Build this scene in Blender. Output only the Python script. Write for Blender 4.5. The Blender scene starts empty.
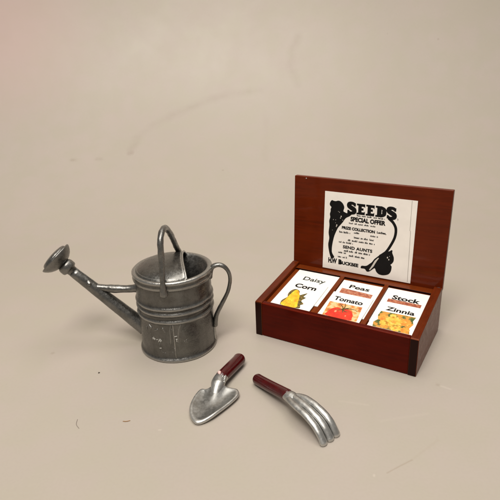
import bpy, bmesh, math, random
from math import sin, cos, pi, radians, sqrt, atan2
from mathutils import Vector, Matrix, noise
random.seed(7)
S = bpy.context.scene
C = S.collection

# ------------------------------------------------------------------ helpers
def link(name, me, mat=None, parent=None, smooth=False):
    o = bpy.data.objects.new(name, me)
    C.objects.link(o)
    if mat: me.materials.append(mat)
    if parent: o.parent = parent
    if smooth:
        for p in me.polygons: p.use_smooth = True
    return o

def from_bm(name, bm, mat, parent=None, smooth=False, bevel=0, seg=2):
    bmesh.ops.recalc_face_normals(bm, faces=bm.faces)
    me = bpy.data.meshes.new(name)
    bm.to_mesh(me); bm.free()
    o = link(name, me, mat, parent, smooth)
    if bevel:
        b = o.modifiers.new('bevel', 'BEVEL'); b.width = bevel; b.segments = seg; b.limit_method = 'ANGLE'
        b.harden_normals = True
        for p in me.polygons: p.use_smooth = True
    return o

def empty(name, loc, rot, label, cat, group=None):
    o = bpy.data.objects.new(name, None); C.objects.link(o)
    o.location = loc; o.rotation_euler = rot
    o.empty_display_size = .2
    o['label'] = label; o['category'] = cat
    if group: o['group'] = group
    return o

def prism(bm, pts, axis_a, axis_b):
    """closed solid between two parallel loops of points"""
    n = len(axis_a)
    va = [bm.verts.new(p) for p in axis_a]; vb = [bm.verts.new(p) for p in axis_b]
    bm.faces.new(va); bm.faces.new(list(reversed(vb)))
    for i in range(n):
        bm.faces.new((va[i], vb[i], vb[(i+1) % n], va[(i+1) % n]))

def box(bm, x0, x1, y0, y1, z0, z1):
    prism(bm, None, [(x0,y0,z0),(x1,y0,z0),(x1,y1,z0),(x0,y1,z0)], [(x0,y0,z1),(x1,y0,z1),(x1,y1,z1),(x0,y1,z1)])

def catmull(pts, n=8):
    P = [Vector(p) for p in pts]; out = []
    P = [P[0]*2-P[1]] + P + [P[-1]*2-P[-2]]
    for i in range(1, len(P)-2):
        for k in range(n):
            t = k/n
            out.append(.5*((2*P[i]) + (P[i+1]-P[i-1])*t + (2*P[i-1]-5*P[i]+4*P[i+1]-P[i+2])*t*t + (3*P[i]-P[i-1]-3*P[i+1]+P[i+2])*t**3))
    out.append(P[-2])
    return out

def tube(bm, path, radii, seg=16, up=Vector((0,0,1)), flat=(1,1), jitter=0, cap_round=True):
    """swept tube; radii per path point; flat = scale of the two cross axes"""
    path = [Vector(p) for p in path]
    rings = []
    n = len(path)
    if not hasattr(radii, '__len__'): radii = [radii]*n
    pts = []; rr = []
    if cap_round:
        t = (path[1]-path[0]).normalized()
        for a in (84, 68, 50, 33, 16):
            pts.append(path[0]-t*radii[0]*sin(radians(a))*.85); rr.append(radii[0]*cos(radians(a)))
    pts += path; rr += list(radii)
    if cap_round:
        t = (path[-1]-path[-2]).normalized()
        for a in (16, 33, 50, 68, 84):
            pts.append(path[-1]+t*radii[-1]*sin(radians(a))*.85); rr.append(radii[-1]*cos(radians(a)))
    m = len(pts)
    for i, p in enumerate(pts):
        t = (pts[min(i+1, m-1)]-pts[max(i-1, 0)]).normalized()
        a = up.cross(t)
        if a.length < 1e-4: a = Vector((1,0,0)).cross(t)
        a.normalize(); b = t.cross(a)
        ring = []
        for k in range(seg):
            th = 2*pi*k/seg
            r = rr[i]
            q = p + a*(cos(th)*r*flat[0]) + b*(sin(th)*r*flat[1])
            if jitter:
                q += (q-p).normalized()*jitter*noise.noise(q*7)
            ring.append(bm.verts.new(q))
        rings.append(ring)
    for i in range(m-1):
        for k in range(seg):
            bm.faces.new((rings[i][k], rings[i][(k+1) % seg], rings[i+1][(k+1) % seg], rings[i+1][k]))
    bm.faces.new(list(reversed(rings[0]))); bm.faces.new(rings[-1])

def lathe(bm, prof, seg=96, M=None, wob=0):
    rings = []
    for r, z in prof:
        ring = []
        if r < 1e-5:
            v = Vector((0,0,z)); v = M @ v if M else v
            ring = [bm.verts.new(v)]
        else:
            for k in range(seg):
                th = 2*pi*k/seg
                v = Vector((r*cos(th), r*sin(th), z))
                if wob: v += v.xy.normalized().to_3d()*wob*(noise.noise(v*1.3)+.5*noise.noise(v*4))
                v = M @ v if M else v
                ring.append(bm.verts.new(v))
        rings.append(ring)
    for a, b in zip(rings, rings[1:]):
        if len(a) == 1 and len(b) == 1: continue
        for k in range(seg):
            if len(a) == 1: bm.faces.new((a[0], b[k], b[(k+1) % seg]))
            elif len(b) == 1: bm.faces.new((a[k], a[(k+1) % seg], b[0]))
            else: bm.faces.new((a[k], a[(k+1) % seg], b[(k+1) % seg], b[k]))

# ------------------------------------------------------------------ node helpers
class NT:
    def __init__(s, name):
        s.m = bpy.data.materials.new(name); s.m.use_nodes = True
        s.t = s.m.node_tree; s.b = s.t.nodes['Principled BSDF']
        s.co = s.t.nodes.new('ShaderNodeTexCoord')
    def n(s, typ, **kw):
        x = s.t.nodes.new(typ)
        for k, v in kw.items(): setattr(x, k, v)
        return x
    def l(s, a, b): s.t.links.new(a, b)
    def noise(s, scale, detail=4, rough=.5, vec=None, dist=0, out='Fac'):
        x = s.n('ShaderNodeTexNoise'); x.inputs['Scale'].default_value = scale; x.inputs['Detail'].default_value = detail
        x.inputs['Roughness'].default_value = rough; x.inputs['Distortion'].default_value = dist
        s.l(vec or s.co.outputs['Object'], x.inputs['Vector']); return x.outputs[out]
    def ramp(s, fac, stops):
        x = s.n('ShaderNodeValToRGB'); e = x.color_ramp.elements
        while len(e) < len(stops): e.new(.5)
        for q, (p, c) in zip(e, stops):
            q.position = p; q.color = (c[0], c[1], c[2], 1) if hasattr(c, '__len__') else (c, c, c, 1)
        s.l(fac, x.inputs['Fac']); return x.outputs['Color']
    def mix(s, fac, a, b, mode='MIX'):
        x = s.n('ShaderNodeMix', data_type='RGBA', blend_type=mode)
        for sock, v in ((x.inputs[0], fac), (x.inputs[6], a), (x.inputs[7], b)):
            if isinstance(v, (int, float)): sock.default_value = v
            elif isinstance(v, tuple): sock.default_value = (*v, 1)
            else: s.l(v, sock)
        return x.outputs[2]
    def math(s, op, a, b=0., c=None):
        x = s.n('ShaderNodeMath', operation=op)
        for sock, v in zip(x.inputs, (a, b, c)):
            if v is None: continue
            if isinstance(v, (int, float)): sock.default_value = v
            else: s.l(v, sock)
        return x.outputs[0]
    def vec(s, scale, rot=(0,0,0)):
        x = s.n('ShaderNodeMapping'); x.inputs['Scale'].default_value = scale; x.inputs['Rotation'].default_value = rot
        s.l(s.co.outputs['Object'], x.inputs['Vector']); return x.outputs['Vector']
    def bump(s, h, strength=.3, dist=.02):
        x = s.n('ShaderNodeBump'); x.inputs['Strength'].default_value = strength; x.inputs['Distance'].default_value = dist
        s.l(h, x.inputs['Height']); s.l(x.outputs['Normal'], s.b.inputs['Normal'])
    def set(s, **kw):
        names = dict(color='Base Color', rough='Roughness', metal='Metallic', coat='Coat Weight', coatr='Coat Roughness', spec='Specular IOR Level', sss='Subsurface Weight')
        for k, v in kw.items():
            sock = s.b.inputs[names[k]]
            if isinstance(v, (int, float)): sock.default_value = v
            elif isinstance(v, tuple): sock.default_value = (*v, 1)
            else: s.l(v, sock)
        return s.m

# ------------------------------------------------------------------ materials
def seg_dist(t, A, B):
    """node chain: distance from the surface point to the segment A-B (for stains)"""
    A = Vector(A); B = Vector(B); d = B-A
    sub = t.n('ShaderNodeVectorMath', operation='SUBTRACT'); t.l(t.co.outputs['Object'], sub.inputs[0]); sub.inputs[1].default_value = A
    dot = t.n('ShaderNodeVectorMath', operation='DOT_PRODUCT'); t.l(sub.outputs[0], dot.inputs[0]); dot.inputs[1].default_value = d/d.length_squared
    cl = t.n('ShaderNodeClamp'); t.l(dot.outputs['Value'], cl.inputs[0])
    sc = t.n('ShaderNodeVectorMath', operation='SCALE'); sc.inputs[0].default_value = d; t.l(cl.outputs[0], sc.inputs['Scale'])
    s2 = t.n('ShaderNodeVectorMath', operation='SUBTRACT'); t.l(sub.outputs[0], s2.inputs[0]); t.l(sc.outputs[0], s2.inputs[1])
    ln = t.n('ShaderNodeVectorMath', operation='LENGTH'); t.l(s2.outputs[0], ln.inputs[0])
    return ln.outputs['Value']

def polyline_mask(t, pts, width, soft):
    d = None
    for a, b in zip(pts, pts[1:]):
        x = seg_dist(t, a, b); d = x if d is None else t.math('MINIMUM', d, x)
    wob = t.math('MULTIPLY', t.noise(1.1, 3), width*1.2)
    d = t.math('ADD', d, wob)
    mr = t.n('ShaderNodeMapRange'); mr.inputs['From Min'].default_value = width*.6+width; mr.inputs['From Max'].default_value = width*.6
    mr.inputs['From Min'].default_value = width*.6+soft; mr.inputs['From Max'].default_value = width*.6
    t.l(d, mr.inputs['Value']); return mr.outputs[0]

def mat_sheet():
    t = NT('matte_plastic_sheet')
    big = t.noise(.09, 2); mid = t.noise(.5, 3); fine = t.noise(14, 4)
    c = t.ramp(big, [(.3, (.405,.362,.310)), (.7, (.432,.384,.335))])
    c = t.mix(t.math('MULTIPLY', t.ramp(mid, [(.35, 0.), (.7, 1.)]), .35), c, (.440,.374,.335))
    chroma = t.noise(.8, 2, out='Fac')
    c = t.mix(t.math('MULTIPLY', t.ramp(chroma, [(.40, 0.), (.62, 1.)]), .45), c, (.405,.375,.300))
    c = t.mix(t.math('MULTIPLY', t.ramp(fine, [(.3, 1.), (.6, 0.)]), .10), c, (.34,.29,.24))
    # faint dents and dirt blotches spread over the sheet
    vo = t.n('ShaderNodeTexVoronoi'); vo.inputs['Scale'].default_value = .55; t.l(t.co.outputs['Object'], vo.inputs['Vector'])
    sp = t.ramp(vo.outputs['Distance'], [(.015, 1.), (.05, 0.)])
    keep = t.math('GREATER_THAN', t.noise(.35, 1), .50)
    c = t.mix(t.math('MULTIPLY', t.math('MULTIPLY', sp, keep), .30), c, (.26,.20,.15))
    marks = [
      ([(-6.81,30.72,3.05),(-6.51,31.4,3.63),(-5.76,31.96,4.17),(-4.26,32.56,4.8),(-2.4,33.09,5.45),(-0.53,33.37,5.83),(1.15,33.44,5.94)], .10, .40, .11),
      ([(3.56,35.04,8.92),(3.08,34.68,8.06),(3.03,34.2,7.13),(3.41,33.62,6.19)], .10, .40, .11),
      ([(-10.22,30.25,2.69),(-9.99,30.24,2.68)], .16, .20, .27),
      ([(-8.75,30.25,2.69),(-8.52,30.24,2.68)], .14, .20, .25),
      ([(-6.9,30.5,2.9),(-6.75,30.5,2.9)], .14, .20, .22),
      ([(1.32,32.48,4.71),(1.14,29.73,2.33)], .08, .30, .05)]
    for pts, w, so, amt in marks:
        m = polyline_mask(t, pts, w, so)
        brk = t.ramp(t.noise(.9, 4, .6), [(.35, .25), (.65, 1.25)])
        c = t.mix(t.math('MULTIPLY', t.math('MULTIPLY', m, brk), amt*1.1), c, (.21,.15,.11))
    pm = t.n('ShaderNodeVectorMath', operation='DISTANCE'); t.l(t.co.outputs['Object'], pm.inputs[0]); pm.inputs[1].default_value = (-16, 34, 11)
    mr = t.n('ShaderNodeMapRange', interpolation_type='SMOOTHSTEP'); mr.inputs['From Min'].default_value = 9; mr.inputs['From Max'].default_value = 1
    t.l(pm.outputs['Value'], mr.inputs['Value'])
    c = t.mix(t.math('MULTIPLY', mr.outputs[0], .6), c, (.51,.37,.345))  # soft pink camera tint at upper left, painted into the sheet colour
    near = [
      ([(2.71,8.387,0),(3.037,8.565,0),(3.344,8.722,0)], .012, .03, .45, (.30,.24,.18)),
      ([(3.374,8.749,0),(4.113,9.291,0)], .008, .05, .16, (.35,.29,.22)),
      ([(-4.494,10.527,0),(-4.347,10.156,0)][:2], .008, .022, .0, (.2,.16,.12)),
      ([(2.142,10.809,0),(2.813,10.608,0)], .01, .06, .08, (.66,.60,.52)),
      ([(4.887,11.252,0),(5.072,11.111,0)], .015, .06, .20, (.66,.60,.52)),
      ([(3.0,10.0,0),(4.2,10.2,0)], .01, .07, .07, (.62,.56,.48)),
      ([(-2.371,10.004,0),(-2.33,10.004,0)], .02, .04, .3, (.66,.60,.52)),
      ([(2.418,8.32,0),(2.43,8.35,0)], .02, .04, .3, (.66,.60,.52))]
    for pts, w, so, amt, col in near:
        if amt: 
            m = polyline_mask(t, pts, w, so)
            c = t.mix(t.math('MULTIPLY', m, amt), c, col)
    t.bump(t.math('ADD', t.math('MULTIPLY', t.noise(.35, 2), 1.2), t.math('MULTIPLY', t.noise(5, 5), .06)), .12, .25)
    return t.set(color=c, rough=t.ramp(mid, [(.3, .42), (.7, .52)]), spec=.30)

def mat_metal(name, dark, light, rough=.36, grime=(.40,.62), edge=.55, bumpy=.25):
    t = NT(name)
    g = t.noise(2.6, 6, .6); f = t.noise(11, 6, .65); st = t.noise(5, 5, .6, vec=t.vec((1,1,.16)))
    fac = t.ramp(t.math('ADD', t.math('MULTIPLY', g, .45), t.math('ADD', t.math('MULTIPLY', f, .3), t.math('MULTIPLY', st, .25))), [(grime[0], 0.), (grime[1], 1.)])
    geo = t.n('ShaderNodeNewGeometry')
    e = t.ramp(geo.outputs['Pointiness'], [(.506, 0.), (.545, 1.)])
    cav = t.ramp(geo.outputs['Pointiness'], [(.43, 1.), (.492, 0.)])
    c = t.mix(fac, dark, light)
    hi = tuple(min(1, v*2.3) for v in light)
    c = t.mix(t.math('MULTIPLY', e, edge), c, hi)
    c = t.mix(t.math('MULTIPLY', cav, .75), c, tuple(v*.35 for v in dark))
    r = t.ramp(f, [(.3, rough-.08), (.7, rough+.16)])
    t.bump(t.math('ADD', t.math('MULTIPLY', t.noise(3.2, 3), .8), t.math('MULTIPLY', t.noise(18, 6, .65), .34)), bumpy, .06)
    return t.set(color=c, rough=r, metal=.92)

def mat_wood(name, base, dark, grain_axis='x', rough=.3, spec=.1, coat=.05):
    t = NT(name)
    sc = dict(x=(.35,5,5), y=(5,.35,5), z=(5,5,.35))[grain_axis]
    g = t.noise(2.2, 6, .62, vec=t.vec(sc), dist=.6)
    g2 = t.noise(9, 4, .6, vec=t.vec(sc))
    bl = t.noise(1.1, 3)
    c = t.mix(t.ramp(g, [(.35, 0.), (.68, 1.)]), dark, base)
    c = t.mix(t.math('MULTIPLY', t.ramp(g2, [(.5, 0.), (.75, 1.)]), .35), c, tuple(v*.55 for v in dark))
    c = t.mix(t.math('MULTIPLY', t.ramp(bl, [(.38, 0.), (.68, 1.)]), .6), c, (base[0]*1.2, base[1]*1.8, base[2]*1.5))
    geo = t.n('ShaderNodeNewGeometry')
    e = t.ramp(geo.outputs['Pointiness'], [(.51, 0.), (.60, 1.)])
    c = t.mix(t.math('MULTIPLY', e, .6), c, (base[0]*2.2, base[1]*4.5, base[2]*4))  # gloss highlights along the bevelled edges, put into the wood colour
    if grain_axis == 'y':          # end grain takes the stain darker
        sx = t.n('ShaderNodeSeparateXYZ'); t.l(t.co.outputs['Normal'], sx.inputs[0])
        c = t.mix(t.ramp(t.math('ABSOLUTE', sx.outputs['Y']), [(.8, 0.), (.97, 1.)]), c, (.014,.0022,.001))
    t.bump(t.math('ADD', t.math('MULTIPLY', g2, .3), t.math('MULTIPLY', t.noise(1.6, 3), .6)), .16, .05)
    return t.set(color=c, rough=t.ramp(t.noise(6, 5), [(.3, rough), (.7, rough+.14)]), coat=coat, coatr=.07, spec=spec)

def mat_plain(name, col, rough=.6, var=.12, scale=6, **kw):
    t = NT(name)
    c = t.mix(t.ramp(t.noise(scale, 4), [(.3, 0.), (.7, 1.)]), tuple(v*(1-var) for v in col), tuple(min(1, v*(1+var*.5)) for v in col))
    return t.set(color=c, rough=rough, **kw)

def mat_mottle(name, stops, scale=5, rough=.55):
    t = NT(name)
    return t.set(color=t.ramp(t.noise(scale, 4, .6), stops), rough=rough)

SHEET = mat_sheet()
PEWTER = mat_metal('dark_pewter', (.100,.098,.091), (.185,.182,.172), .25, grime=(.36,.64), edge=.85, bumpy=.34)
PEWTER_ROD = mat_metal('dark_pewter_rod', (.110,.108,.100), (.215,.212,.202), .24, grime=(.36,.64), edge=.12, bumpy=.36)
SILVER = mat_metal('bright_cast_metal', (.235,.235,.225), (.37,.37,.355), .36, grime=(.30,.55), edge=.45, bumpy=.12)
WOOD_X = mat_wood('mahogany_along', (.066,.0026,.0006), (.028,.0009,.0003), 'x', .25, .06, .05)
WOOD_Y = mat_wood('mahogany_across', (.100,.0105,.0018), (.042,.0036,.0009), 'y', .25, .10, .08)
LIDWOOD = mat_wood('mahogany_lid', (.088,.0068,.0010), (.034,.0020,.0005), 'x', .28, .08, .16)
GRIP = mat_plain('dark_red_lacquer', (.060,.0025,.003), .22, .3, 5, coat=.45, coatr=.08, spec=.3)
PAPER = mat_plain('white_paper', (.87,.85,.80), .55, .03, 4)
POSTER = mat_plain('cream_paper', (.87,.83,.765), .6, .04, 3, spec=.25)
INK = mat_plain('black_ink', (.0045,.004,.004), .6, .3, 9, spec=.2)
INKG = mat_plain('dark_green_grey_ink', (.035,.045,.038), .5, .3, 9)
WHITEINK = mat_plain('bare_paper_fleck', (.6,.56,.5), .5, .05, 3)
PENCIL = mat_plain('grey_fold', (.36,.33,.29), .6, .2, 3)
PASTE = mat_plain('white_scratched_metal', (.50,.49,.45), .4, .1, 9)

# ------------------------------------------------------------------ backdrop: one seamless sheet
def sweep():
    Y0, R = 22., 14.
    prof = [(-40, 0), (-10, 0), (5, 0), (12, 0), (18, 0), (Y0, 0)]
    for k in range(1, 33):
        a = pi/2*k/32; prof.append((Y0+R*sin(a), R-R*cos(a)))
    prof += [(Y0+R, R+10), (Y0+R, R+34)]
    bm = bmesh.new(); rows = []
    for y, z in prof:
        rows.append([bm.verts.new((x, y, z)) for x in (-45, -25, -10, 0, 10, 25, 45)])
    for a, b in zip(rows, rows[1:]):
        for k in range(6): bm.faces.new((a[k], a[k+1], b[k+1], b[k]))
    me = bpy.data.meshes.new('ground'); bm.to_mesh(me); bm.free()
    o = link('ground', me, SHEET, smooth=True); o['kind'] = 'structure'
sweep()

# ------------------------------------------------------------------ watering can
CX, CY = -2.316, 13.983
AZ = radians(177)                      # spout direction
def watering_can():
    root = empty('watering_can', (CX, CY, 0), (0,0,0), 'dark pewter watering can with long rose spout, standing left of the wooden seed box', 'watering can')
    # body
    def bead(z, r=1.118, h=.042, w=.058):
        return [(r, z-w*1.25), (r+h*.25, z-w), (r+h*.8, z-w*.5), (r+h, z), (r+h*.8, z+w*.5), (r+h*.25, z+w), (r, z+w*1.25)]
    prof = [(0,.03), (1.08,.03), (1.10,0), (1.155,0), (1.178,.025), (1.18,.06), (1.165,.095), (1.135,.12), (1.122,.15), (1.119,.30), (1.117,.55), (1.117,.8), (1.118,1.05), (1.118,1.2)]
    prof += bead(1.30)
    prof += bead(1.535) + bead(1.71) + [(1.115,1.9), (1.113,2.1), (1.112,2.24), (1.118,2.27), (1.15,2.30), (1.175,2.34), (1.178,2.38), (1.165,2.42), (1.158,2.45), (1.172,2.475), (1.185,2.51), (1.178,2.55), (1.15,2.575), (1.11,2.58), (1.06,2.57), (1.03,2.54), (.995,2.48), (.93,2.42), (.80,2.31), (.62,2.18), (.40,2.04), (.2,1.94), (0,1.90)]
    bm = bmesh.new(); lathe(bm, prof, 160, wob=.012)
    body = from_bm('body', bm, PEWTER, root, True)
    # seams and scratched relief on the body
    def surf(az, z, r=1.12): return Vector((r*cos(az), r*sin(az), z))
    bm = bmesh.new()
    front = radians(272)
    tube(bm, [surf(front, z, 1.118) for z in (.15,.5,.9,1.22)], .016, 8)
    from_bm('seam', bm, PEWTER, body, True)
    bm = bmesh.new()
    tube(bm, [surf(radians(357), z, 1.12) for z in (.02,.2,.45,.7)], [.05,.055,.045,.03], 10)
    from_bm('seam', bm, PEWTER, body, True)
    bm = bmesh.new(); rnd = random.Random(3)
    for k in range(16):
        a = radians(rnd.uniform(222, 290)); z = rnd.uniform(.25, 1.12); L = rnd.uniform(.02, .10) ; sl = rnd.uniform(-.25, .25)
        tube(bm, [surf(a+sl*q*L, z+(q-.5)*L, 1.112) for q in (0,.5,1)], rnd.uniform(.012,.018), 6)
    for pts in ([(266,.62),(267,.85),(267,1.08),(269,1.22)], [(277,.66),(278,.85),(280,1.08),(283,1.22)], [(272,.2),(271.5,.45)], [(232,1.14),(236,1.07)], [(243,1.02),(247,1.06)], [(256,1.12),(259,1.0)], [(250,.34),(256,.30)]):
        tube(bm, [surf(radians(a), z, 1.100) for a, z in pts], .036, 10, jitter=.02)
    from_bm('raised_scratches', bm, PEWTER_ROD, body, True)
    # small white scratched marks
    bm = bmesh.new()
    def stroke(pts, r=.012):
        tube(bm, [surf(radians(a), z, 1.119) for a, z in pts], r, 6)
    for pts in ([(237.5,.70),(239,.79),(240.5,.70)], [(236.5,.74),(241.5,.73)], [(247,.66),(248.6,.76),(250.5,.67)], [(247.6,.70),(250.0,.70)], [(244,.72),(245.5,.73)], [(250.4,.76),(252.2,.70)],
                [(273.0,.86),(276.2,.87)], [(275.3,.77),(275.5,.69)], [(274.6,.77),(276.4,.77)], [(248,.45),(250.5,.46)]):
        stroke(pts)
    from_bm('white_scratch', bm, PASTE, body)
    # half cover: low dome cut by an arched opening on the handle side
    ca, sa = cos(AZ), sin(AZ)
    def l2w(x, y, z): return Vector((x*ca - y*sa, x*sa + y*ca, z))       # x towards the spout
    RC = 1.075
    def cut(y): return -.42 - .20*(y/RC) + .11*(1-(y/RC)**2)          # opening edge
    def hgt(x, y):
        q = max(0, 1-(x*x+y*y)/(RC*RC)); return 2.545 + .30*q**.62 + .05*max(0, 1-abs(x-cut(y))/.12)*q**.4
    bm = bmesh.new(); NU, NV = 40, 56
    grid = []
    for j in range(NV+1):
        ph = -1+2*j/NV; y = RC*.985*sin(ph*pi/2)
        xe = sqrt(max(1e-6, RC*RC-y*y)); x0 = max(cut(y), -xe)
        row = []
        for i in range(NU+1):
            u = i/NU; u = sin(u*pi/2)
            x = x0+(xe-x0)*u
            row.append((x, y, hgt(x, y)))
        grid.append(row)
    top = [[bm.verts.new(l2w(*p)) for p in row] for row in grid]
    bot = [[bm.verts.new(l2w(p[0], p[1], p[2]-.055)) for p in row] for row in grid]
    for j in range(NV):
        for i in range(NU):
            bm.faces.new((top[j][i], top[j][i+1], top[j+1][i+1], top[j+1][i]))
            bm.faces.new((bot[j][i], bot[j+1][i], bot[j+1][i+1], bot[j][i+1]))
        bm.faces.new((top[j][0], top[j+1][0], bot[j+1][0], bot[j][0]))
        bm.faces.new((top[j][NU], bot[j][NU], bot[j+1][NU], top[j+1][NU]))
    for i in range(NU):
        bm.faces.new((top[0][i], bot[0][i], bot[0][i+1], top[0][i+1]))
        bm.faces.new((top[NV][i], top[NV][i+1], bot[NV][i+1], bot[NV][i]))
    cover = from_bm('cover', bm, PEWTER, root, True)
    bm = bmesh.new()
    edge = []
    for j in range(0, NV+1, 2):
        x, y, z = grid[j][0]; edge.append(l2w(x-.01, y, z-.02))
    tube(bm, edge, .034, 10, jitter=.008)
    from_bm('opening_lip', bm, PEWTER, cover, True)
    bm = bmesh.new()
    ring = []
    for k in range(60):
        a = AZ + radians(-106+212*k/59); ring.append(Vector((1.01*cos(a), 1.01*sin(a), 2.60)))
    tube(bm, ring, .022, 8)
    from_bm('cover_ring', bm, PEWTER, cover, True)
    # bail handle over the top
    b = radians(265); d = Vector((cos(b), sin(b), 0))
    P = [(1.215,2.26), (1.215,2.42), (1.20,2.60), (1.13,2.9), (1.06,3.25), (1.03,3.52), (.92,3.78), (.65,3.93), (.25,3.86), (-.17,3.54), (-.50,3.19), (-.80,2.86), (-1.05,2.62), (-1.16,2.48)]
    path = catmull([d*r+Vector((0,0,z)) for r, z in P], 7)
    rad = []
    for i in range(len(path)):
        u = i/(len(path)-1)
        rad.append(.086 - .014*math.exp(-((u-.17)/.05)**2) + .032*math.exp(-((u-.0)/.06)**2))
    bm = bmesh.new(); tube(bm, path, rad, 18, up=Vector((1,0,0)), jitter=.012)
    from_bm('bail_handle', bm, PEWTER_ROD, root, True)
    # rear handle
    s = Vector((ca, sa, 0))
    P = [(-1.10,2.22), (-1.13,2.40), (-1.20,2.54), (-1.36,2.60), (-1.54,2.54), (-1.66,2.36), (-1.695,2.12), (-1.63,1.80), (-1.50,1.50), (-1.34,1.20), (-1.22,.95), (-1.17,.74), (-1.155,.60)]
    path = catmull([s*r+Vector((0,0,z)) for r, z in P], 6)
    n = len(path)
    bm = bmesh.new(); tube(bm, path, [.074+.012*cos(i/n*2*pi) for i in range(n)], 16, up=Vector((0,1,0)), flat=(.9,1.15), jitter=.006)
    from_bm('rear_handle', bm, PEWTER_ROD, root, True)
    # spout
    spd = (s*(2.95-1.02)+Vector((0,0,2.47-.50)))
    A = s*1.02+Vector((0,0,.52)); B = s*2.98+Vector((0,0,2.46)); ax = (B-A).normalized()
    bm = bmesh.new()
    pts = [A.lerp(B, k/24) for k in range(25)]
    tube(bm, pts, [.240-.085*(k/24)**.8 for k in range(25)], 28, up=Vector((0,1,0)), jitter=.006, cap_round=False)
    spout = from_bm('spout', bm, PEWTER_ROD, root, True)
    bm = bmesh.new()
    # small casting ridge along the spout
    tube(bm, [A.lerp(B, k/10)+Vector((0,0,1)).cross(ax).cross(ax).normalized()*-1*(.240-.085*(k/10)**.8) for k in range(1, 11)], .016, 6)
    from_bm('seam', bm, PEWTER_ROD, spout, True)
    # rose: collar, flared cone, slightly domed face
    rax = (s*.70+Vector((0,0,.71))).normalized()
    Q = Vector((0,0,1)).rotation_difference(rax).to_matrix().to_4x4()
    M = Matrix.Translation(B) @ Q
    bm = bmesh.new()
    lathe(bm, [(0,-.06), (.15,-.06), (.155,.08), (.18,.10), (.225,.12), (.243,.16), (.243,.27), (.228,.33), (.19,.36), (.165,.37), (.16,.42), (0,.42)], 40, M, .01)
    from_bm('collar', bm, PEWTER_ROD, spout, True)
    bm = bmesh.new()
    lathe(bm, [(0,.33), (.14,.33), (.20,.36), (.30,.40), (.39,.455), (.46,.52), (.505,.58), (.530,.63), (.532,.655), (.515,.675), (.485,.675), (.455,.665), (.435,.675), (.425,.71), (.40,.74), (.34,.765), (.22,.785), (.1,.795), (0,.797)], 64, M, .012)
    from_bm('rose', bm, PEWTER_ROD, root, True)
    # brace between the body and the spout
    bm = bmesh.new()
    P = [(1.08,1.90), (1.22,1.885), (1.40,1.87), (1.70,1.875), (2.0,1.90), (2.3,1.94), (2.50,1.99), (2.62,2.03)]
    path = catmull([s*r+Vector((0,0,z)) for r, z in P], 5); n = len(path)
    rr = [.118 + .035*math.exp(-(i/3.5)**2) + .02*math.exp(-((i-n*.45)/3)**2) - .02*(i/n) for i in range(n)]
    tube(bm, path, rr, 18, up=Vector((0,1,0)), jitter=.012)
    tube(bm, [s*2.50+Vector((0,-.12,2.10)), s*2.62+Vector((0,-.02,2.20)), s*2.66+Vector((0,.10,2.22))], [.07,.085,.06], 12, jitter=.03)
    from_bm('brace', bm, PEWTER_ROD, root, True)
watering_can()

# ------------------------------------------------------------------ seed box
BX, BY, YAW = .0834, 14.2785, -.54819
W, D, H1, H2, HT, TILT = 5.0, 2.7388, 1.168, 1.514, 2.982, .0435
BOXM = Matrix.Translation((BX, BY, 0)) @ Matrix.Rotation(YAW, 4, 'Z')
SL = (H2-H1)/D
root = empty('seed_box', (BX, BY, 0), (0,0,YAW), 'open reddish brown wooden seed box with a printed seeds poster inside its raised lid', 'seed box')
TS = .235
def side(x0, x1):
    bm = bmesh.new()
    pr = [(0,.0), (0,H1-.03), (.03,H1), (D-.16,H2-.015), (D-.05,H2+.0), (D-.005,H2-.05), (D-.005,0)]
    prism(bm, None, [(x0,y,z) for y, z in pr], [(x1,y,z) for y, z in pr])
    return from_bm('side_panel', bm, WOOD_Y, root, bevel=.022, seg=3)
side(0, TS); side(W-TS, W)
bm = bmesh.new()
pr = [(.012,.012), (.012,H1-.035), (.035,H1-.008), (.165,H1-.002), (.165,.012)]
prism(bm, None, [(TS+.002,y,z) for y, z in pr], [(W-TS-.002,y,z) for y, z in pr])
from_bm('front_panel', bm, WOOD_X, root, bevel=.018, seg=3)
bm = bmesh.new(); box(bm, TS+.002, W-TS-.002, 2.42, D-.008, .012, 1.40)
from_bm('back_panel', bm, WOOD_Y, root, bevel=.012)
bm = bmesh.new(); box(bm, TS+.002, W-TS-.002, .168, 2.417, .02, .14)
from_bm('bottom_panel', bm, WOOD_X, root)
def zpl(y, off=0): return H1-.08+SL*y+off
for x0, x1 in ((1.868,2.008), (3.335,3.465)):
    bm = bmesh.new()
    pr = [(.169,.145), (.169,zpl(.169,.015)), (2.416,zpl(2.416,.015)), (2.416,.145)]
    prism(bm, None, [(x0,y,z) for y, z in pr], [(x1,y,z) for y, z in pr])
    from_bm('divider', bm, WOOD_Y, root, bevel=.015)
# sloping rest under the packets in each bay
for x0, x1 in ((TS+.004,1.864), (2.012,3.331), (3.469,W-TS-.004)):
    bm = bmesh.new()
    pr = [(.17,zpl(.17,-.14)), (.17,zpl(.17,-.062)), (2.415,zpl(2.415,-.062)), (2.415,zpl(2.415,-.14))]
    prism(bm, None, [(x0,y,z) for y, z in pr], [(x1,y,z) for y, z in pr])
    from_bm('packet_rest', bm, WOOD_Y, root)
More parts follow.
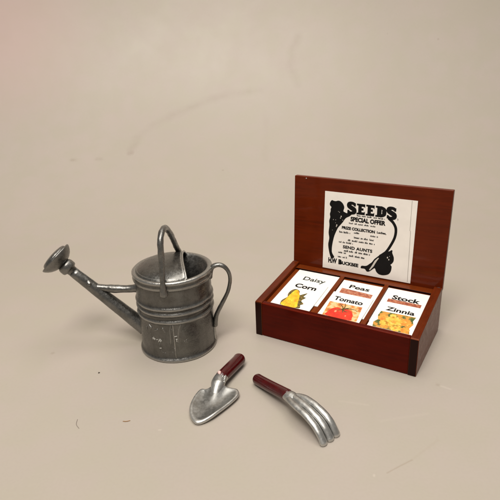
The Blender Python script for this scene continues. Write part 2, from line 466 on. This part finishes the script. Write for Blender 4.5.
# raised lid
LM = Matrix.Translation((0, D, H2)) @ Matrix.Rotation(-TILT, 4, 'X')       # local: x, thickness y, up z
bm = bmesh.new(); box(bm, 0, W, 0, .17, -.14, HT)
lid = from_bm('lid', bm, LIDWOOD, root, bevel=.022, seg=3); lid.matrix_local = LM
bm = bmesh.new(); box(bm, 0.02, W-.02, .0, .15, 0, 1.36)
o = from_bm('rear_panel', bm, WOOD_X, root, bevel=.012); o.location = (0, D+.004, .012)
bm = bmesh.new()
for x in (.10, W-.10):
    tube(bm, [(x-.03, D-.05, H2-.045), (x+.03, D-.05, H2-.045)], .05, 14)
from_bm('hinge_pin', bm, mat_plain('dark_hinge', (.03,.008,.006), .4), root, True)
bm = bmesh.new()
tube(bm, [(.42,-.004,HT-.06), (.42,.01,HT-.06)], .018, 10, up=Vector((1,0,0)))
from_bm('pin_head', bm, PASTE, lid)

# ---- flat artwork helpers (drawn in the plane of a sheet: x right, y up, small relief along z)
def flat_poly(bm, pts, z=0., th=.003):
    loopb = [(x, y, z) for x, y in pts]; loopt = [(x, y, z+th) for x, y in pts]
    prism(bm, None, loopb, loopt)

def smooth_closed(pts, n=5):
    P = [Vector((*p, 0)) for p in pts]; m = len(P); out = []
    for i in range(m):
        a, b, c, d = P[i-1], P[i], P[(i+1) % m], P[(i+2) % m]
        for k in range(n):
            t = k/n
            q = .5*((2*b)+(c-a)*t+(2*a-5*b+4*c-d)*t*t+(3*b-a-3*c+d)*t**3); out.append((q.x, q.y))
    return out

def ribbon(bm, pts, widths, z=0., th=.003, n=6):
    P = catmull([(*p, 0) for p in pts], n) if n > 1 else [Vector((*p, 0)) for p in pts]
    m = len(P)
    if not hasattr(widths, '__len__'): widths = [widths]*len(pts)
    L, Rr = [], []
    for i, p in enumerate(P):
        t = (P[min(i+1, m-1)]-P[max(i-1, 0)]).normalized(); nn = Vector((-t.y, t.x, 0))
        f = i/(m-1)*(len(widths)-1); k = min(int(f), len(widths)-2); w = widths[k]+(widths[k+1]-widths[k])*(f-k)
        L.append(p+nn*w/2); Rr.append(p-nn*w/2)
    vl = [[bm.verts.new((q.x, q.y, zz)) for q in s] for s in (L, Rr) for zz in (z, z+th)]
    l0, l1, r0, r1 = vl
    for i in range(m-1):
        bm.faces.new((l1[i], r1[i], r1[i+1], l1[i+1])); bm.faces.new((l0[i], l0[i+1], r0[i+1], r0[i]))
        bm.faces.new((l0[i], l1[i], l1[i+1], l0[i+1])); bm.faces.new((r0[i], r0[i+1], r1[i+1], r1[i]))
    bm.faces.new((l0[0], r0[0], r1[0], l1[0])); bm.faces.new((l0[-1], l1[-1], r1[-1], r0[-1]))

def text(bm, body, x0, x1, y, cap, z=0., bold=.0, space=1.):
    def mesh_of(s):
        cu = bpy.data.curves.new('t', 'FONT'); cu.body = s; cu.size = 1; cu.offset = bold; cu.space_character = space
        cu.extrude = 0; cu.resolution_u = 4; cu.fill_mode = 'FRONT'
        o = bpy.data.objects.new('t', cu); C.objects.link(o)
        bpy.context.view_layer.update()
        me = bpy.data.meshes.new_from_object(o.evaluated_get(bpy.context.evaluated_depsgraph_get()))
        bpy.data.objects.remove(o); bpy.data.curves.remove(cu)
        return me
    mh = mesh_of('H'); h0 = min(v.co.y for v in mh.vertices); h1 = max(v.co.y for v in mh.vertices); bpy.data.meshes.remove(mh)
    me = mesh_of(body)
    xs = [v.co.x for v in me.vertices]; a, b = min(xs), max(xs)
    base = len(bm.verts)
    vs = [bm.verts.new((x0+(v.co.x-a)/(b-a)*(x1-x0), y+(v.co.y-h0)/(h1-h0)*cap, z+.003)) for v in me.vertices]
    for p in me.polygons:
        try: bm.faces.new([vs[i] for i in p.vertices])
        except ValueError: pass
    bpy.data.meshes.remove(me)

def to_obj(name, bm, mat, parent, flip=True):
    # faces up (+z)
    me = bpy.data.meshes.new(name)
    bm.to_mesh(me); bm.free()
    return link(name, me, mat, parent)

# ---- poster glued inside the lid
bm = bmesh.new()
box(bm, 1.098, 4.038, -.065, 2.573, 0, .012)
poster = from_bm('poster', bm, POSTER, root)
poster.matrix_local = LM @ Matrix.Translation((0, -.002, 0)) @ Matrix.Rotation(pi/2, 4, 'X')
Z = .0125
bm = bmesh.new()
# heavy slab letters S E E D S
def slabE(x, y, w, h, t=.085):
    s = .045
    P = [(x,y),(x+w,y),(x+w,y+.12),(x+w-.02,y+t+.01),(x+w-.05,y+t),(x+.055+t+.02,y+t),(x+.055+t+.02,y+h/2-.03),(x+w-.05,y+h/2-.035),(x+w-.05,y+h/2+.04),
         (x+.055+t+.02,y+h/2+.04),(x+.055+t+.02,y+h-t),(x+w-.05,y+h-t),(x+w-.02,y+h-t-.01),(x+w,y+h-.12),(x+w,y+h),(x,y+h),(x,y+h-.055),(x+.05,y+h-.06),(x+.05,y+.06),(x,y+.055)]
    flat_poly(bm, P, Z)
def slabS(x, y, w, h):
    cxx = x+w/2; r = h/4
    pts = [(x+w-.05,y+h*.74),(x+w*.80,y+h*.88),(x+w*.5,y+h*.925),(x+w*.2,y+h*.85),(x+w*.19,y+h*.66),(x+w*.5,y+h*.52),(x+w*.82,y+h*.38),(x+w*.83,y+h*.17),(x+w*.5,y+h*.075),(x+w*.2,y+h*.12),(x+.05,y+h*.26)]
    ribbon(bm, pts, [.07,.085,.10,.13,.14,.15,.15,.13,.10,.085,.07], Z)
    flat_poly(bm, [(x,y+.01),(x+.05,y+.03),(x+.06,y+h*.32),(x+.0,y+h*.32)], Z+.0006)
    flat_poly(bm, [(x+w,y+h-.01),(x+w-.05,y+h-.03),(x+w-.06,y+h*.68),(x+w,y+h*.68)], Z+.0006)
def slabD(x, y, w, h):
    flat_poly(bm, [(x,y),(x+.19,y),(x+.19,y+h),(x,y+h),(x,y+h-.055),(x+.05,y+h-.06),(x+.05,y+.06),(x,y+.055)], Z)
    ribbon(bm, [(x+.15,y+h-.04),(x+w*.6,y+h-.045),(x+w*.85,y+h*.72),(x+w*.87,y+h*.5),(x+w*.85,y+h*.28),(x+w*.6,y+.045),(x+.15,y+.04)], [.08,.09,.12,.14,.12,.09,.08], Z+.0006)
h = .350
slabS(1.880,1.925,.27,.375); slabE(2.185,1.934,.270,h); slabE(2.485,1.934,.270,h); slabD(2.790,1.934,.315,h); slabS(3.150,1.915,.275,.375)
to_obj('lettering', bm, INK, poster)
def line(*a):
    b = bmesh.new(); text(b, *a); to_obj('lettering', b, INK, poster)
line('SPECIAL OFFER', 1.998, 3.132, 1.682, .150, Z, .055)
line('PRIZE COLLECTION', 1.72, 2.816, 1.385, .100, Z, .06)
line('Ladies,', 2.879, 3.177, 1.402, .070, Z, .04)
line('SEND AUNTS', 1.786, 2.773, 0.730, .108, Z, .05, 1.08)
line('H.W', 1.295, 1.60, .148, .185, Z, .06, .9)
line('BUCKBEE', 1.70, 2.343, .158, .120, Z, .055)
line('B', 1.655, 1.775, .148, .178, Z, .05)
bm = bmesh.new()
# the smallest lines are unreadable in print: broken dark dashes
rnd = random.Random(11)
def dashes(x0, x1, y, hh):
    x = x0
    while x < x1-.01:
        wl = min(rnd.uniform(.07,.19), x1-x)
        xx = x
        while xx < x+wl-.005:
            cw = rnd.uniform(.012,.03)
            hh2 = 1.25*hh*rnd.choice((.62,.62,.75,1.0))
            flat_poly(bm, [(xx,y),(min(xx+cw,x+wl),y),(min(xx+cw,x+wl),y+hh2),(xx,y+hh2)], Z)
            xx += cw+rnd.uniform(.003,.009)
        x += wl+rnd.uniform(.03,.055)
for x0, x1, y, hh in ((2.2,3.1,1.872,.04), (1.95,2.87,1.590,.036), (1.638,2.013,1.250,.05), (2.133,2.335,1.288,.045), (2.675,2.921,1.262,.05),
                      (2.142,2.813,1.127,.05), (1.944,2.841,1.006,.05), (1.639,2.119,.910,.045), (1.826,2.703,.626,.05), (1.634,1.90,.545,.055), (2.005,2.527,.480,.055), (1.626,1.941,.392,.05)):
    dashes(x0, x1, y, hh)
to_obj('small_print', bm, INK, poster)
# ornament: dark figure and stem on the left, curling stem and round vegetables on the right
bm = bmesh.new()
fig = [(1.306,2.26),(1.35,2.30),(1.40,2.285),(1.477,2.28),(1.56,2.305),(1.64,2.29),(1.716,2.228),(1.76,2.15),(1.77,2.084),(1.748,1.982),(1.80,1.95),(1.865,1.93),(1.93,1.955),(1.996,1.98),(2.064,1.955),(1.97,1.844),(1.84,1.761),(1.745,1.614),(1.66,1.50),(1.583,1.389),(1.508,1.207),(1.459,1.048),(1.413,.776),(1.408,.564),(1.44,.47),(1.501,.368),(1.403,.315),(1.326,.479),(1.272,.754),(1.285,.90),(1.298,1.023),(1.27,1.20),(1.289,1.45),(1.275,1.60),(1.306,1.725),(1.29,1.83),(1.312,1.928),(1.31,2.0),(1.334,2.064),(1.285,2.12),(1.275,2.177)]
flat_poly(bm, smooth_closed(fig, 3), Z)
ribbon(bm, [(3.218,1.943),(3.371,1.804),(3.459,1.624),(3.448,1.365),(3.345,1.087),(3.206,.832),(3.031,.66)], [.10,.085,.085,.08,.08,.08,.10], Z)
blob = [(2.932,.617),(3.053,.739),(3.173,.847),(3.25,.86),(3.329,.886),(3.37,.925),(3.41,.915),(3.405,.86),(3.423,.802),(3.46,.72),(3.473,.645),(3.465,.56),(3.42,.48),(3.381,.44),(3.42,.39),(3.421,.30),(3.40,.20),(3.34,.11),(3.23,.057),(3.12,.04),(3.02,.06),(2.94,.13),(2.90,.22),(2.86,.22),(2.736,.1),(2.637,.07),(2.56,.15),(2.431,.150),(2.447,.234),(2.56,.25),(2.626,.274),(2.70,.34),(2.782,.42),(2.85,.53)]
flat_poly(bm, smooth_closed(blob, 3), Z+.0012)
ribbon(bm, [(3.485,1.96),(3.50,1.93),(3.495,1.90)], .014, Z)
to_obj('illustration', bm, INK, poster)
bm = bmesh.new()
ribbon(bm, [(2.99,.60),(2.90,.47),(2.82,.30),(2.72,.14)], [.03,.06,.06,.03], Z+.003)
for x, y, r in ((3.27,.662,.03),(3.318,.60,.025),(1.682,1.794,.028),(1.66,1.74,.02),(1.545,1.486,.03),(1.53,1.44,.02),(1.42,1.658,.014),(1.62,1.93,.014),(1.50,1.66,.012),(1.74,1.68,.014),(3.33,.71,.012),(1.58,1.95,.01),(1.40,1.30,.01),(1.5,1.56,.01)):
    flat_poly(bm, [(x+r*.7*cos(a*pi/3+x*9), y+r*(1+.3*sin(3*a))*sin(a*pi/3+x*9)) for a in range(6)], Z+.003)
to_obj('paper_flecks', bm, WHITEINK, poster)
bm = bmesh.new()
ribbon(bm, [(3.872,2.56),(3.878,2.1),(3.883,1.634)], .012, Z); ribbon(bm, [(3.905,1.62),(3.925,.9),(3.945,-.03)], .013, Z)
ribbon(bm, [(3.883,1.634),(3.895,1.628),(3.905,1.62)], .010, Z)
to_obj('fold_line', bm, PENCIL, poster)

# ---- seed packets
def packet(x0, x1, y0, y1, off, label, rx=0.):
    a = math.atan(SL)
    M = BOXM @ Matrix.Translation((x0, y0, zpl(y0, off))) @ Matrix.Rotation(a, 4, 'X')
    bm = bmesh.new(); ln = (y1-y0)/cos(a); w = x1-x0
    nx = 6; rows = []
    bottom = []; 
    for j in range(9):
        for lst, dz in ((rows, 0), (bottom, -.026)):
            lst.append([bm.verts.new((w*i/nx, ln*j/8, dz)) for i in range(nx+1)])
    for j in range(8):
        for i in range(nx):
            bm.faces.new((rows[j][i], rows[j][i+1], rows[j+1][i+1], rows[j+1][i]))
            bm.faces.new((bottom[j][i], bottom[j+1][i], bottom[j+1][i+1], bottom[j][i+1]))
        bm.faces.new((rows[j][0], rows[j+1][0], bottom[j+1][0], bottom[j][0])); bm.faces.new((rows[j][nx], bottom[j][nx], bottom[j+1][nx], rows[j+1][nx]))
    for i in range(nx):
        bm.faces.new((rows[0][i], bottom[0][i], bottom[0][i+1], rows[0][i+1])); bm.faces.new((rows[8][i], rows[8][i+1], bottom[8][i+1], bottom[8][i]))
    o = from_bm('seed_packet', bm, PAPER, bevel=.004)
    o.matrix_world = M
    o['label'] = label; o['category'] = 'seed packet'; o['group'] = 'seed packets lying in the wooden box'
    f = lambda x, y: (x-x0, (y-y0)/cos(a))
    return o, f
ZP = .001
def pic(o, f, name, polys, mat, z=ZP, sm=4):
    bm = bmesh.new()
    for p in polys:
        q = [f(*c) for c in p]
        flat_poly(bm, smooth_closed(q, sm) if sm > 1 else q, z, .0015)
    to_obj(name, bm, mat, o)
def txt(o, f, s, x0, x1, y, cap, bold=.02, mat=None):
    bm = bmesh.new(); a = f(x0, y); b = f(x1, y)
    text(bm, s, a[0], b[0], a[1], cap, ZP-.0015, bold)
    to_obj('lettering', bm, mat or INK, o)

o, f = packet(.40, 1.850, .60, 2.385, -.032, 'white seed packet reading Daisy, lying behind the corn packet')
txt(o, f, 'Daisy', .765, 1.535, 1.835, .215, .022, INKG)
o, f = packet(.425, 1.735, .215, 1.69, .0, 'white seed packet reading Corn, with a yellow corn ear')
txt(o, f, 'Corn', .715, 1.450, 1.300, .235, .036)
HUSK = mat_mottle('dark_husk', [(.35, (.03,.035,.008)), (.52, (.12,.09,.02)), (.62, (.30,.17,.03)), (.75, (.08,.03,.01))], 12)
YEL = mat_mottle('corn_yellow', [(.34, (.80,.30,.008)), (.5, (.90,.52,.012)), (.66, (.92,.72,.05))], 4)
ORG = mat_mottle('orange_print', [(.3, (.62,.20,.02)), (.55, (.80,.38,.05)), (.75, (.72,.50,.12))], 10)
pic(o, f, 'corn_picture', [[(.731,.298),(.70,.483),(.78,.694),(.72,.854),(.736,1.082),(.848,1.19),(1.00,1.12),(1.087,.921),(1.177,.992),(1.286,1.09),(1.25,.88),(1.34,.84),(1.28,.65),(1.412,.52),(1.35,.42),(1.40,.30),(1.30,.24),(.8,.24)]], HUSK)
pic(o, f, 'corn_ear', [[(.775,.25),(.783,.56),(.80,.82),(.84,1.10),(.91,1.15),(.99,1.09),(1.12,.864),(1.21,.553),(1.27,.25)]], YEL, ZP+.002)
bm = bmesh.new()
for k in range(6):
    aa = f(.82+.075*k, .26); bb = f(.845+.045*k, 1.03-.10*abs(k-1))
    ribbon(bm, [aa, ((aa[0]+bb[0])/2+.01, (aa[1]+bb[1])/2), bb], .010, ZP+.0042, .001, 3)
to_obj('kernel_rows', bm, ORG, o)

o, f = packet(2.035, 3.318, .50, 2.300, -.032, 'white seed packet reading Peas, lying behind the tomato packet')
txt(o, f, 'Peas', 2.34, 2.99, 1.895, .200, .026)
STR = mat_mottle('brown_red_print', [(.3, (.22,.045,.02)), (.5, (.42,.12,.06)), (.62, (.55,.28,.16)), (.75, (.20,.04,.03))], 9)
pic(o, f, 'picture_strip', [[(2.165,1.40),(3.17,1.40),(3.165,1.765),(2.15,1.825)]], STR, sm=1)
o, f = packet(1.99, 3.275, .215, 1.505, .0, 'white seed packet reading Tomato, with a red tomato')
txt(o, f, 'Tomato', 2.155, 3.06, 1.070, .215, .032)
pic(o, f, 'tomato_picture', [[(2.15,.235),(2.095,.955),(3.11,.985),(3.19,.235)]], mat_mottle('orange_cream_print', [(.36, (.45,.13,.03)), (.47, (.78,.30,.07)), (.56, (.80,.58,.30)), (.72, (.70,.42,.12))], 5), sm=1)
RED = mat_mottle('tomato_red', [(.3, (.55,.015,.006)), (.55, (.74,.035,.010)), (.75, (.80,.12,.03))], 4)
pic(o, f, 'tomato', [[(2.27,.24),(2.235,.40),(2.27,.56),(2.37,.69),(2.50,.72),(2.62,.70),(2.76,.725),(2.89,.66),(2.98,.52),(3.01,.36),(2.97,.24)]], RED, ZP+.002)
bm = bmesh.new()
for p in ([(2.62,.70),(2.55,.82),(2.45,.90)], [(2.62,.70),(2.63,.85),(2.57,1.0)], [(2.60,.69),(2.72,.60),(2.82,.63)], [(2.60,.69),(2.50,.60),(2.40,.62)], [(2.62,.69),(2.75,.76),(2.95,.78),(3.05,.72)], [(2.62,.69),(2.64,.60),(2.68,.50)], [(2.62,.70),(2.80,.84)]):
    ribbon(bm, [f(*q) for q in p], [.045,.03,.012], ZP+.004, .001, 4)
to_obj('tomato_stem', bm, HUSK, o)
bm = bmesh.new()
for c, r in (((2.45,.52),.035), ((2.80,.40),.02)):
    q = f(*c); flat_poly(bm, [(q[0]+r*cos(k*pi/4), q[1]+r*1.5*sin(k*pi/4)) for k in range(8)], ZP+.004, .001)
to_obj('tomato_shine', bm, mat_plain('pale_orange_print', (.85,.35,.18), .5), o)

o, f = packet(3.475, 4.765, .50, 2.345, -.032, 'white seed packet reading Stock, lying behind the zinnia packet')
txt(o, f, 'Stock', 3.735, 4.560, 1.775, .225, .034)
pic(o, f, 'picture_strip', [[(3.65,1.35),(4.64,1.35),(4.635,1.755),(3.65,1.765)]], mat_mottle('maroon_print', [(.3, (.16,.03,.02)), (.5, (.36,.09,.04)), (.65, (.60,.25,.12)), (.8, (.15,.02,.02))], 9), sm=1)
o, f = packet(3.505, 4.782, .215, 1.545, .0, 'white seed packet reading Zinnia, with orange and yellow flowers')
txt(o, f, 'Zinnia', 3.755, 4.580, 1.110, .200, .030)
ZG = mat_mottle('leaf_print', [(.38, (.05,.09,.015)), (.46, (.20,.17,.03)), (.53, (.66,.30,.04)), (.72, (.70,.26,.03))], 5)
pic(o, f, 'flower_picture', [[(3.66,.24),(3.62,.45),(3.70,.60),(3.64,.80),(3.665,1.02),(4.0,1.03),(4.35,1.05),(4.655,1.05),(4.62,.85),(4.67,.70),(4.61,.50),(4.68,.24)]], ZG, sm=1)
def flower(cx_, cy_, r, n, bm, z):
    P = []
    for k in range(n*4):
        a = 2*pi*k/(n*4); rr = r*(.80+.20*abs(sin(a*n/2)))
        q = f(cx_+rr*cos(a), cy_+rr*sin(a)); P.append(q)
    flat_poly(bm, P, z, .0012)
PET1 = mat_mottle('petal_yellow', [(.3, (.78,.30,.02)), (.5, (.85,.50,.06)), (.7, (.86,.66,.16))], 8)
PET2 = mat_mottle('petal_orange', [(.3, (.70,.18,.02)), (.55, (.82,.34,.04)), (.75, (.85,.52,.12))], 8)
for a in ((3.83,.72,.17,9),(4.44,.72,.18,10),(3.95,.36,.12,9),(4.52,.37,.14,8)):
    bm = bmesh.new(); flower(*a, bm, ZP+.002); to_obj('flower', bm, PET2, o)
for a in ((4.13,.64,.25,12),(4.27,.38,.16,10),(3.90,.50,.13,9),(4.05,.90,.10,8)):
    bm = bmesh.new(); flower(*a, bm, ZP+.0036); to_obj('flower', bm, PET1, o)
for a in ((4.13,.64,.07,6),(3.83,.74,.05,6),(4.44,.72,.05,6),(4.27,.38,.05,6)):
    bm = bmesh.new(); flower(*a, bm, ZP+.0052); to_obj('flower_centre', bm, ORG, o)

# ------------------------------------------------------------------ hand trowel
def trowel():
    H = Vector((-.471, 12.478, 0)); d = Vector((-.425,-.905,0)); e = Vector((.905,-.425,0))
    ang = atan2(d.y, d.x)
    root = empty('hand_trowel', H, (0,0,ang), 'small silver trowel with dark red handle lying near the watering can', 'trowel')
    # local frame: x along the tool towards the tip; image-right side is +t = local y (d rotated by +90deg is e)
    bm = bmesh.new()
    Hd = [(-.10,-.012,.20), (.0,-.008,.205), (.4,-.03,.225), (.80,-.052,.245), (.90,-.06,.25)]
    path = catmull(Hd, 8)
    n = len(path)
    rad = [.182-.008*(i/n) for i in range(n)]
    tube(bm, path, rad, 24, flat=(1,1))
    from_bm('grip', bm, GRIP, root, True)
    # blade
    out = [(1.417,-.381),(1.394,-.265),(1.30,-.17),(1.22,-.06),(1.16,.10),(1.13,.25),(1.095,.40),(1.10,.50),(1.179,.577),(1.314,.617),(1.548,.585),(1.865,.503),(2.215,.400),(2.429,.280),(2.545,.162),(2.556,.045),(2.452,-.112),(2.299,-.241),(2.063,-.355),(1.758,-.417),(1.532,-.425)]
    out = smooth_closed(out, 5); c = (1.72, .08)
    m = len(out); K = 14
    def zt(x, y, k):
        z = .085 + .085*k**3 - .05*max(0, (x-2.1)/.5)
        cl = -.055+.13*max(0, (x-.9)/.9)           # ridge centre line
        w = .15+.05*max(0, (x-1.1))
        z += .26*math.exp(-((y-cl)/w)**2)*max(0, 1-max(0, x-1.05)/1.0)**1.5
        z += .03*math.sin(x*6+1)*math.exp(-((y-cl-.2)/.2)**2)*.5
        return z
    bm = bmesh.new(); T, B = [], []
    for i in range(m):
        a, b = [], []
        for k in range(1, K+1):
            u = (k/K)
            x = c[0]+(out[i][0]-c[0])*u; y = c[1]+(out[i][1]-c[1])*u
            z = zt(x, y, u)
            if k == K: z -= .025; 
            a.append(bm.verts.new((x, y, z)))
            b.append(bm.verts.new((x, y, max(.0, z-(.10 if k < K else .075)))))
        ux, uy = out[i][0]-c[0], out[i][1]-c[1]; L = sqrt(ux*ux+uy*uy)
        z = zt(out[i][0], out[i][1], 1)
        a.append(bm.verts.new((out[i][0]+ux/L*.018, out[i][1]+uy/L*.018, z-.065)))
        T.append(a); B.append(b)
    tc = bm.verts.new((*c, zt(*c, 0))); bc = bm.verts.new((*c, max(0, zt(*c, 0)-.10)))
    for i in range(m):
        j = (i+1) % m
        bm.faces.new((tc, T[i][0], T[j][0])); bm.faces.new((bc, B[j][0], B[i][0]))
        for k in range(K):
            bm.faces.new((T[i][k], T[i][k+1], T[j][k+1], T[j][k]))
        for k in range(K-1):
            bm.faces.new((B[i][k], B[j][k], B[j][k+1], B[i][k+1]))
        bm.faces.new((T[i][K], B[i][K-1], B[j][K-1], T[j][K]))
    blade = from_bm('blade', bm, SILVER, root, True)
    bm = bmesh.new()
    path = catmull([(.86,-.055,.25), (.98,-.06,.25), (1.10,-.045,.235), (1.25,-.015,.200), (1.42,.02,.13), (1.66,.04,.0)], 7); n = len(path)
    rad = [.165+.02*sin(i/n*pi*.6)-.22*max(0, (i/n-.5)) for i in range(n)]
    tube(bm, path, rad, 22, flat=(1.05,.85), jitter=.010)
    from_bm('socket', bm, SILVER, root, True)
    bm = bmesh.new()
    tube(bm, [(.88,-.13,.375),(.92,-.10,.40),(.955,-.07,.39)], [.03,.045,.03], 10, jitter=.02)
    from_bm('paint_chip', bm, mat_plain('pale_pink_chip', (.75,.52,.48), .35), root, True)
    bm = bmesh.new()
    for p, r in (((.93,.07,.34),.04), ((1.0,.10,.33),.035), ((1.06,.12,.29),.04), ((.98,.03,.38),.03)):
        tube(bm, [Vector(p), Vector(p)+Vector((.05,.01,-.01))], r, 8, jitter=.03)
    from_bm('solder_beads', bm, SILVER, root, True)
trowel()

# ------------------------------------------------------------------ hand cultivator
def cultivator():
    H = Vector((.086, 11.618, 0)); T = Vector((1.683, 9.396, 0)); d = (T-H).normalized()
    root = empty('hand_cultivator', H, (0,0,atan2(d.y, d.x)), 'small three-pronged silver cultivator with dark red handle lying in front of the seed box', 'garden fork')
    bm = bmesh.new()
    path = catmull([(-.03,0,.165), (.1,0,.18), (.5,0,.245), (.9,0,.32), (1.20,0,.375)], 7); n = len(path)
    tube(bm, path, [.152+.006*(i/n) for i in range(n)], 24)
    from_bm('grip', bm, GRIP, root, True)
    bm = bmesh.new()
    tube(bm, catmull([(1.15,0,.365), (1.25,0,.385), (1.36,0,.40), (1.48,0,.41), (1.60,0,.41)], 6), [.150,.155,.158,.160,.162,.165,.165,.165,.168,.17,.17,.17,.17,.165,.16,.155,.15,.145,.14,.13,.12,.10,.09,.08,.07], 20, flat=(1.0,.8), jitter=.008)
    from_bm('socket', bm, SILVER, root, True)
    tines = [
      [(1.36,.05,.41), (1.48,.115,.45), (1.70,.165,.49), (1.95,.180,.485), (2.18,.188,.45), (2.40,.198,.37), (2.55,.205,.26), (2.65,.208,.14), (2.69,.21,.06)],
      [(1.34,0,.42), (1.50,0,.465), (1.70,-.01,.480), (1.90,-.01,.472), (2.13,-.01,.440), (2.36,0,.365), (2.53,0,.26), (2.65,0,.13), (2.705,0,.06)],
      [(1.34,-.06,.41), (1.48,-.135,.44), (1.70,-.185,.465), (1.95,-.200,.455), (2.18,-.205,.42), (2.40,-.210,.34), (2.55,-.212,.24), (2.66,-.215,.13), (2.71,-.215,.06)]]
    for t in tines:
        path = catmull(t, 6); n = len(path)
        bm = bmesh.new()
        tube(bm, path, [.088+.002*(i/n)+.010*math.exp(-((i/n-1)/.08)**2) for i in range(n)], 18, up=Vector((0,1,0)), flat=(.78,1.05), jitter=.006)
        from_bm('tine', bm, SILVER, root, True)
    # web of cast metal between the tines over the first half
    bm = bmesh.new(); rows = []
    A = catmull(tines[0], 6); Bm = catmull(tines[1], 6); Cc = catmull(tines[2], 6)
    N = int(len(A)*.86)
    for i in range(3, N):
        row = []
        for q in (A[i], A[i].lerp(Bm[i], .5)+Vector((0,0,-.04)), Bm[i], Bm[i].lerp(Cc[i], .5)+Vector((0,0,-.04)), Cc[i]):
            row.append((bm.verts.new(q+Vector((-.01,0,-.02))), bm.verts.new(q+Vector((-.03,0,-.07)))))
        rows.append(row)
    for r0, r1 in zip(rows, rows[1:]):
        for k in range(4):
            bm.faces.new((r0[k][0], r0[k+1][0], r1[k+1][0], r1[k][0])); bm.faces.new((r0[k][1], r1[k][1], r1[k+1][1], r0[k+1][1]))
    for r in (rows[0], rows[-1]):
        for k in range(4): bm.faces.new((r[k][0], r[k][1], r[k+1][1], r[k+1][0]))
    from_bm('web', bm, SILVER, root, True)
cultivator()

# ------------------------------------------------------------------ crumbs and hairs on the sheet
def crumb(x, y, r, col, label, cat='speck', L=0, ang=0):
    bm = bmesh.new()
    if L:
        dx, dy = cos(ang)*L/2, sin(ang)*L/2
        tube(bm, catmull([(-dx,-dy,r), (0+dy*.25,-dx*.25,r*1.6), (dx,dy,r)], 4), r, 8)
    else:
        bmesh.ops.create_icosphere(bm, subdivisions=2, radius=r)
        for v in bm.verts: v.co *= 1+.5*noise.noise(v.co*40+Vector((x,y,0))); v.co.z = (v.co.z+r)*.6
    o = from_bm('fibre' if L else 'crumb', bm, mat_plain('crumb_tone', col, .8), smooth=True)
    o.location = (x, y, 0); o['label'] = label; o['category'] = cat
crumb(-4.457,12.48,.024,(.07,.055,.04), 'tiny dark crumb on the pale sheet below the watering can spout', 'crumb')
crumb(-4.42,10.34,.006,(.24,.20,.17), 'short upright grey fibre on the pale sheet, lower left', 'fibre', .36, radians(-68))
crumb(-3.23,10.37,.009,(.36,.20,.09), 'short orange-brown fibre on the pale sheet, left of the trowel', 'fibre', .17, radians(4))

# ------------------------------------------------------------------ camera
cd = bpy.data.cameras.new('camera'); cam = bpy.data.objects.new('camera', cd); C.objects.link(cam)
cd.sensor_width = 36; cd.lens = 36*515.787/500; cd.clip_start = .1; cd.clip_end = 500
pt, ro, hh = .37717, -.040854, 8.5333
F = Vector((0, cos(pt), -sin(pt))); U = Vector((0, sin(pt), cos(pt))); R = Vector((1,0,0))
Xc = R*cos(ro)+U*sin(ro); Yc = -R*sin(ro)+U*cos(ro); Zc = -F
M = Matrix((Xc, Yc, Zc)).transposed().to_4x4(); M.translation = (0,0,hh)
cam.matrix_world = M
S.camera = cam

# ------------------------------------------------------------------ light
def area(name, loc, target, size, power, col, sy=None):
    l = bpy.data.lights.new(name, 'AREA'); l.shape = 'RECTANGLE' if sy else 'SQUARE'; l.size = size
    if sy: l.size_y = sy
    l.energy = power; l.color = col
    o = bpy.data.objects.new(name, l); C.objects.link(o); o.location = loc
    o.rotation_euler = (Vector(target)-Vector(loc)).to_track_quat('-Z', 'Y').to_euler()
area('ceiling_lamp', (3, 14, 38), (0, 17, 0), 24, 7900, (1,.945,.875))
area('room_lamp', (-10, -14, 58), (0, 36, 18), 24, 35500, (1,.94,.875))
w = bpy.data.worlds.new('World'); S.world = w; w.use_nodes = True
bg = w.node_tree.nodes['Background']; bg.inputs[0].default_value = (1,.94,.87,1); bg.inputs[1].default_value = .26

S.view_settings.view_transform = 'Standard'; S.view_settings.look = 'None'; S.view_settings.exposure = 0; S.view_settings.gamma = 1
S.render.engine = 'CYCLES'
S.render.resolution_x = 1024; S.render.resolution_y = 1024
